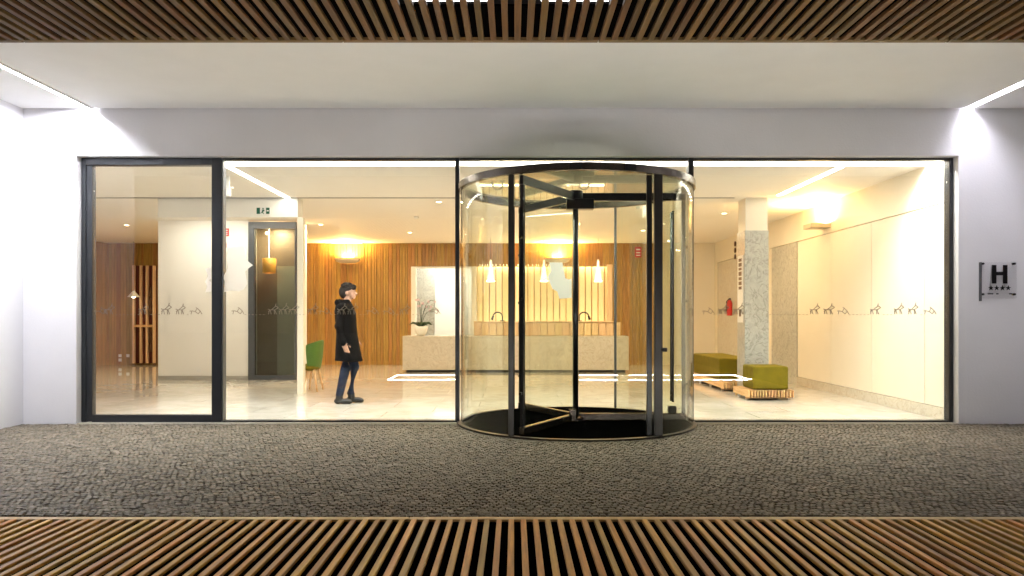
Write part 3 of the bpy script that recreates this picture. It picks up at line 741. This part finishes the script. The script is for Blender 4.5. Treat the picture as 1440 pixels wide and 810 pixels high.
# display shelf in the far left corner
sh = thing('display_shelf', (-9.72, 19.6, 0), 'tall display shelf with dark red back in the far left wood corner', 'shelf')
m = MB(); m.box(-10.02, -9.44, 19.70, 19.735, .05, 2.62); m.build('back_board', plain('dark_red_back', (.09, .012, .01), .5, var=.3), sh)
for x in (-10.0, -9.81, -9.65, -9.47):
    m = MB(); m.box(x-.02, x+.02, 19.585, 19.699, .05, 2.62); m.build('upright', M['palewood'], sh, bevel=.003)
m = MB(); m.box(-9.98, -9.49, 19.575, 19.698, 1.0, 1.06); m.build('shelf_board', M['benchwood'], sh)
for k in range(6):
    zb = .35+.24*k+(.25 if k > 2 else 0)
    m = MB(); m.lathe([(.0, 0), (.035, 0), (.037, .14), (.014, .2), (.014, .25), (.0, .25)], (-9.56, 19.64, zb), 12)
    tag(m.build('bottle', M['brown']), 'dark bottle stored in the right bay of the tall display shelf', 'bottle', 'bottles in the display shelf')
cl = thing('cone_lamp', (-9.81, 19.28, 1.75), 'white cone pendant lamp before the tall display shelf', 'lamp')
m = MB(); m.lathe([(.02, .16), (.15, .0), (.14, .0), (.015, .15)], (-9.81, 19.25, 1.78), 24); m.build('shade', M['whitep'], cl)
m = MB(); m.ell((-9.81, 19.25, 1.80), (.05, .05, .04)); m.build('bulb', M['lamp_white'], cl)
m = MB(); m.tube([(-9.81, 19.25, 1.94), (-9.81, 19.25, 3.219)], .005, 6); m.build('cord', M['black'], cl)

# stone column
co = thing('stone_column', (3.965, 12.4, 0), 'square column clad in speckled grey marble between the green seats', 'column', kind='thing')
m = MB(); m.box(3.77, 4.16, 12.2, 12.62, 0, 2.685); m.build('marble_cladding', M['grey_marble'], co, bevel=.003)
m = MB(); m.box(3.785, 4.145, 12.215, 12.605, 2.687, 3.219); m.build('plaster_head', M['cream'], co)
vs_ = thing('vertical_sign', (3.76, 12.4, 1.3), 'narrow white upright sign with dark lettering on the column side', 'sign')
m = MB(); m.box(3.757, 3.768, 12.26, 12.56, 1.18, 2.29); m.build('board', M['whitep'], vs_)
m = MB(); z = 2.24
for w in (.05, .06, .04, .07, .05, .06, .05):
    m.box(3.7535, 3.756, 12.33, 12.49, z-w, z); z -= w+.022
m.box(3.7535, 3.756, 12.36, 12.46, 1.28, 1.4); m.build('lettering', M['brown'], vs_)

# slatted benches and cushions
def bench(label, y0, y1, x0=3.56, x1=4.26):
    t = thing('slatted_bench', ((x0+x1)/2, y0, 0), label, 'bench', 'low slatted benches around the column')
    m = MB(); k = 0; x = x0
    while x < x1-.02: m.box(x, x+.016, y0+random.uniform(-.02, .02), y1, .05, .155); x += .045
    m.build('seat_slats', M['benchwood'], t, bevel=.002, seg=1)
    m = MB(); m.box(x0+.02, x1-.04, y0+.03, y1-.03, .049, .055); m.build('under_shade_panel', M['void'], t)  # dark sheet added so the gaps between bench slats read as shade
    m = MB(); m.box(x0, x1, y0+.12, y0+.16, .02, .048); m.box(x0, x1, y1-.16, y1-.12, .02, .048); m.build('cross_rail', M['benchwood'], t)
    n = 2 if y1-y0 < 1.2 else 4
    for i in range(n):
        yy = y0+.18+(y1-y0-.40)*i/(n-1)
        for xx in (x0+.02, x1-.06):
            m = MB(); m.box(xx, xx+.035, yy, yy+.035, 0, .049 ); m.build('leg', M['whitep'], t)
    return t
bench('short low slatted wooden bench in front of the marble column', 11.34, 12.14)
bench('long low slatted wooden bench behind the marble column', 12.7, 15.4)
def cushion(label, x0, x1, y0, y1, z0, z1):
    m = MB(); m.box(x0, x1, y0, y1, z0, z1); o = m.build('seat_cushion', M['green'], bevel=.03, seg=3)
    tag(o, label, 'cushion', 'green block cushions on the benches'); return o
cushion('olive green cube cushion on the short bench before the column', 3.66, 4.20, 11.42, 11.98, .157, .515)
cushion('long olive green cushion on the bench behind the column', 3.60, 4.2, 13.1, 15.0, .157, .545)

# lounge chair
lc = thing('lounge_chair', (-3.47, 12.9, 0), 'green shell lounge chair on wooden legs left of the person', 'chair')
m = MB(); vs = []; fs = []
n1, n2 = 9, 12
for i in range(n1):
    v = i/(n1-1)
    for j in range(n2):
        u = j/(n2-1); a = -1.75+3.5*u
        rr_ = .31*(1-.28*(1-v)**2); top = .38+.5*v*(1-.18*abs(math.sin(a/1.75*1.2))**2)
        vs.append((-3.47-.02+rr_*math.cos(a)*.62, 12.9+rr_*math.sin(a), top))
for i in range(n1-1):
    for j in range(n2-1): fs.append((i*n2+j, i*n2+j+1, (i+1)*n2+j+1, (i+1)*n2+j))
m.add(vs, fs, True); o = m.build('shell_back', M['chairgreen'], lc); sd = o.modifiers.new('thickness', 'SOLIDIFY'); sd.thickness = .035; o.modifiers.new('smooth', 'SUBSURF').levels = 1
m = MB(); m.ell((-3.5, 12.9, .41), (.15, .27, .07), 20, 10); m.build('seat', M['green'], lc)
for sx, sy in ((1, 1), (1, -1), (-1, 1), (-1, -1)):
    m = MB(); m.tube([(-3.48+.06*sx, 12.9+.15*sy, .38), (-3.47+.12*sx, 12.9+.2*sy, .0)], [.022, .014], 10); m.build('leg', M['benchwood'], lc)

# orchid
oc = thing('orchid', (-2.15, 17.25, .83), 'orchid in a white bowl at the left end of the desk', 'plant')
m = MB(); m.lathe([(.0, 0), (.08, 0), (.12, .06), (.155, .17), (.165, .22), (.15, .215), (.13, .19), (.0, .18)], (-2.15, 17.25, .832), 24); m.build('bowl', M['whitep'], oc)
m = MB()
for k in range(9):
    a = k*2.4; L = random.uniform(.16, .3)
    pts = [(-2.15+math.cos(a)*L*t, 17.25+math.sin(a)*L*t, 1.02+.12*math.sin(t*2.6)) for t in (0, .35, .7, 1)]
    m.tube(pts, [.015, .035, .028, .004], 6)
m.build('leaves', M['leaf'], oc)
m = MB(); fl_ = MB()
for a, Lh, dx in ((.3, .62, .32), (2.4, .66, -.12), (3.4, .52, -.06), (.9, .5, .22), (.1, .42, .38), (2.0, .58, .04)):
    pts = [(-2.15+dx*t**1.6, 17.25+.08*math.sin(a)*t, 1.0+Lh*math.sin(t*1.9)/.947) for t in np.linspace(0, 1, 7)]
    m.tube(pts, .006, 5)
    for t in (4, 6):
        p = pts[t]
        for q in range(4):
            an = q*1.57+t; fl_.ell((p[0]+.017*math.cos(an), p[1]-.01, p[2]+.017*math.sin(an)), (.014, .006, .014), 6, 4)
m.build('stem', M['leaf'], oc); fl_.build('flowers', M['petal'], oc)

# ceiling detectors and small hung sign
for k, (x, y, w) in enumerate(((-1.9, 14.5, 'left of the desk centre'), (2.2, 13.2, 'above the drum of the revolving door'))):
    m = MB(); m.lathe([(.0, 0), (.045, 0), (.05, .025), (.05, .04)], (x, y, 3.18), 16); tag(m.build('smoke_detector', M['whitep']), 'white round smoke detector on the lobby ceiling ' + w, 'detector', 'ceiling detectors')
m = MB(); m.box(-4.02, -3.88, 10.3, 10.34, 3.05, 3.07); m.box(-3.99, -3.93, 10.31, 10.33, 3.07, 3.219); m.box(-4.0, -3.92, 10.29, 10.35, 2.94, 3.049)
tag(m.build('ceiling_projector', M['whitep'], bevel=.005), 'small white ceiling device hung inside the sliding door', 'device')

# ------------------------------------------------------------------ person
def remesh(mb, voxel, smooth=2):
    me = bpy.data.meshes.new('tmp'); me.from_pydata(mb.v, [], mb.f)
    bm = bmesh.new(); bm.from_mesh(me); bmesh.ops.recalc_face_normals(bm, faces=bm.faces); bm.to_mesh(me); bm.free()
    o = bpy.data.objects.new('tmp', me); COL.objects.link(o)
    r = o.modifiers.new('r', 'REMESH'); r.mode = 'VOXEL'; r.voxel_size = voxel
    s = o.modifiers.new('s', 'SMOOTH'); s.iterations = smooth; s.factor = .5
    dg = bpy.context.evaluated_depsgraph_get(); me2 = bpy.data.meshes.new_from_object(o.evaluated_get(dg))
    bpy.data.objects.remove(o); bpy.data.meshes.remove(me); return me2
def limb(mb, pts, rad):
    mb.tube(pts, rad, 14)
    for p, r in zip(pts, rad): mb.ell(p, (r, r, r), 14, 10)

PX, PY = -2.47, 11.0
def make_person():
    t = thing('person', (PX, PY, 0), 'person in a black coat, jeans and dark boots walking to the right', 'person')
    b = MB()
    # torso and neck
    for c, r in (((.0, 0, .95), (.13, .165, .13)), ((.0, 0, 1.1), (.115, .15, .16)), ((-.015, 0, 1.27), (.125, .175, .17)), ((-.02, 0, 1.4), (.1, .19, .09))): b.ell(c, r, 20, 14)
    limb(b, [(-.015, 0, 1.42), (.025, 0, 1.56)], [.062, .055])
    # head, tilted down a little: skull, jaw, nose, ears, brow
    b.ell((.03, 0, 1.655), (.098, .075, .095), 20, 14); b.ell((.062, 0, 1.61), (.07, .058, .075), 18, 12)
    b.ell((.10, 0, 1.56), (.03, .036, .028), 12, 8)
    limb(b, [(.122, 0, 1.645), (.148, 0, 1.608)], [.010, .017]); b.ell((.122, 0, 1.583), (.016, .026, .008), 10, 8); b.ell((.12, 0, 1.571), (.014, .023, .007), 10, 8)
    for s_ in (-1, 1):
        b.ell((.022, s_*.075, 1.62), (.022, .012, .034), 12, 8); b.ell((.108, s_*.03, 1.652), (.014, .022, .008), 10, 6)
    # legs: right leg carries, left one steps ahead
    limb(b, [(-.0, -.085, .92), (.005, -.09, .52), (-.085, -.09, .12)], [.095, .072, .054])
    limb(b, [(.02, .085, .92), (.10, .09, .53), (.04, .095, .14)], [.095, .072, .054])
    # boots
    for (x, y, dz) in ((-.085, -.09, 0), (.05, .095, .0)):
        limb(b, [(x, y, .13), (x, y, .08)], [.05, .055]); b.ell((x-.02, y, .045), (.06, .042, .045), 14, 10); b.ell((x+.08, y, .042), (.105, .045, .042), 16, 10); b.ell((x+.14, y, .032), (.05, .04, .032), 14, 8)
    # arms
    limb(b, [(-.02, -.195, 1.42), (-.05, -.235, 1.14), (.01, -.225, .90)], [.056, .043, .032])
    limb(b, [(-.02, .195, 1.42), (.0, .235, 1.14), (.08, .2, .92)], [.056, .043, .032])
    # hands: palm, four unequal bent fingers, thumb
    for s_, wx, wy, wz in ((-1, .01, -.225, .90), (1, .08, .2, .92)):
        d = Vector((.32, -s_*.05, -.94)).normalized(); f_ = Vector((.94, 0, .32))
        w = Vector((wx, wy, wz)); pc = w + d*.05
        limb(b, [w, w+d*.03-f_*.012, w+d*.085-f_*.01], [.028, .03, .026]); limb(b, [w, w+d*.03+f_*.014, w+d*.085+f_*.016], [.026, .028, .024])
        for k, (o_, L) in enumerate(((.03, .068), (.011, .078), (-.009, .072), (-.028, .056))):
            p0 = w+d*.085+f_*o_; bend = Vector((.1, -s_*.5, 0))
            p1 = p0+d*L*.5; p2 = p1+(d+bend*.6).normalized()*L*.35; p3 = p2+(d+bend*1.3).normalized()*L*.3
            limb(b, [p0, p1, p2, p3], [.0105, .0095, .009, .008])
        p0 = w+d*.03+f_*.03; limb(b, [p0, p0+f_*.03+d*.025, p0+f_*.04+d*.06], [.013, .0115, .0095])
    me = remesh(b, .0065, 2)
    for mm in ('skin', 'jeans', 'boots', 'coat'): me.materials.append(M[mm])
    for p in me.polygons:
        c = p.center; p.use_smooth = True
        if c.z > 1.47: i = 0
        elif abs(c.y) > .17 and c.z < .93: i = 0
        elif c.z < .125: i = 2
        elif c.z < 1.0 and abs(c.y) < .185: i = 1
        else: i = 3
        p.material_index = i
    o = bpy.data.objects.new('body', me); COL.objects.link(o); o.parent = t; WORLD[o.name] = WORLD[t.name]
    # coat
    c = MB(); rings = [(.625, .035, .20, .23), (.7, .03, .188, .222), (.85, .018, .17, .21), (1.0, .008, .152, .2), (1.12, .0, .148, .2), (1.25, -.012, .152, .208), (1.36, -.022, .148, .215), (1.43, -.03, .125, .19), (1.49, -.02, .085, .11), (1.53, -.015, .075, .085)]
    n = 40; vs = []; fs = []
    for z, cx, rx, ry in rings:
        for k in range(n):
            a = 2*math.pi*k/n; fold = 1+.03*math.sin(5*a+z*3)*(max(0, 1.1-z)/.5)
            vs.append((cx+rx*fold*math.cos(a), ry*fold*math.sin(a), z+(.012*math.sin(2*a) if z < .7 else 0)))
    for i in range(len(rings)-1):
        for k in range(n): fs.append((i*n+k, i*n+(k+1) % n, (i+1)*n+(k+1) % n, (i+1)*n+k))
    fs.append(tuple(range(n))[::-1]); fs.append(tuple((len(rings)-1)*n+k for k in range(n))); c.add(vs, fs)
    limb(c, [(-.02, -.195, 1.40), (-.055, -.245, 1.14), (.005, -.232, .90)], [.08, .064, .05])
    limb(c, [(-.02, .195, 1.40), (.0, .245, 1.14), (.07, .21, .93)], [.08, .064, .05])
    # thick collar / hood at the nape
    for k in range(12):
        a = 2.0+2.3*k/11; c.ell((-.015+.1*math.cos(a)-.02, .10*math.sin(a), 1.485), (.04, .04, .05), 10, 8)
    me = remesh(c, .009, 3); me.materials.append(M['coat'])
    for p in me.polygons: p.use_smooth = True
    o = bpy.data.objects.new('coat', me); COL.objects.link(o); o.parent = t; WORLD[o.name] = WORLD[t.name]
    pk = MB(); pk.box(PX-.02, PX+.12, PY-.236, PY-.228, .86, .885); pk.build('pocket_flap', M['coat'], o)
    # hair: cap over the skull with a tuft over the brow
    h = MB(); h.ell((.012, 0, 1.682), (.104, .084, .083), 22, 14); h.ell((-.035, 0, 1.64), (.078, .08, .098), 18, 12); h.ell((.085, 0, 1.722), (.06, .06, .032), 14, 10); h.ell((.112, .0, 1.715), (.035, .05, .02), 12, 8); h.ell((.10, -.03, 1.70), (.04, .04, .03), 12, 8); h.ell((.10, .03, 1.70), (.04, .04, .03), 12, 8)
    for k in range(60):
        a = random.uniform(0, 6.28); q = random.uniform(.1, 1); e_ = random.uniform(.6, 1.3)
        h.ell((.012+.10*q*math.cos(a), .084*q*math.sin(a), 1.685+.085*math.sqrt(max(0, 1-q*q))), (.024*e_, .016*e_, .016*e_), 8, 6)
    me = remesh(h, .007, 1); me.materials.append(M['hair'])
    for p in me.polygons: p.use_smooth = True
    o = bpy.data.objects.new('hair', me); COL.objects.link(o); o.parent = t; WORLD[o.name] = WORLD[t.name]
    e = MB()
    for s_ in (-1, 1): e.ell((PX+.112, PY+s_*.03, 1.64), (.009, .012, .006), 8, 6)
    e.build('eyes', M['ink'], t)
make_person()

# ------------------------------------------------------------------ world, sun, camera
w = bpy.data.worlds.new('World'); scene.world = w; w.use_nodes = True
nt = w.node_tree; sky = nt.nodes.new('ShaderNodeTexSky'); sky.sky_type = 'NISHITA'; sky.sun_disc = False
sky.sun_elevation = R(2); sky.sun_rotation = R(160)
nt.links.new(sky.outputs[0], nt.nodes['Background'].inputs['Color']); nt.nodes['Background'].inputs['Strength'].default_value = .0015
sd = bpy.data.lights.new('sun', 'SUN'); sd.energy = .003; sd.angle = R(.5); sd.color = (.8, .87, 1)
so = bpy.data.objects.new('sun', sd); COL.objects.link(so); so.rotation_euler = (R(55), 0, R(20)); so.location = (0, -20, 20)

cd = bpy.data.cameras.new('camera'); cam = bpy.data.objects.new('camera', cd); COL.objects.link(cam)
cam.location = (0, 0, H); cam.rotation_euler = (R(90), 0, 0)
cd.sensor_width = 36; cd.lens = 36*FPX/1440; cd.shift_y = 40/1440; cd.shift_x = -3/1440; cd.clip_end = 300; cd.clip_start = .05
scene.camera = cam

scene.view_settings.view_transform = 'Standard'; scene.view_settings.look = 'None'
scene.view_settings.gamma = 1; scene.view_settings.exposure = 1.3; scene.view_settings.use_curve_mapping = False
cy = scene.cycles
cy.use_denoising = True; cy.transparent_max_bounces = 40; cy.max_bounces = 10; cy.diffuse_bounces = 6; cy.glossy_bounces = 5
cy.sample_clamp_indirect = 6; cy.caustics_reflective = False; cy.caustics_refractive = False; cy.blur_glossy = .3
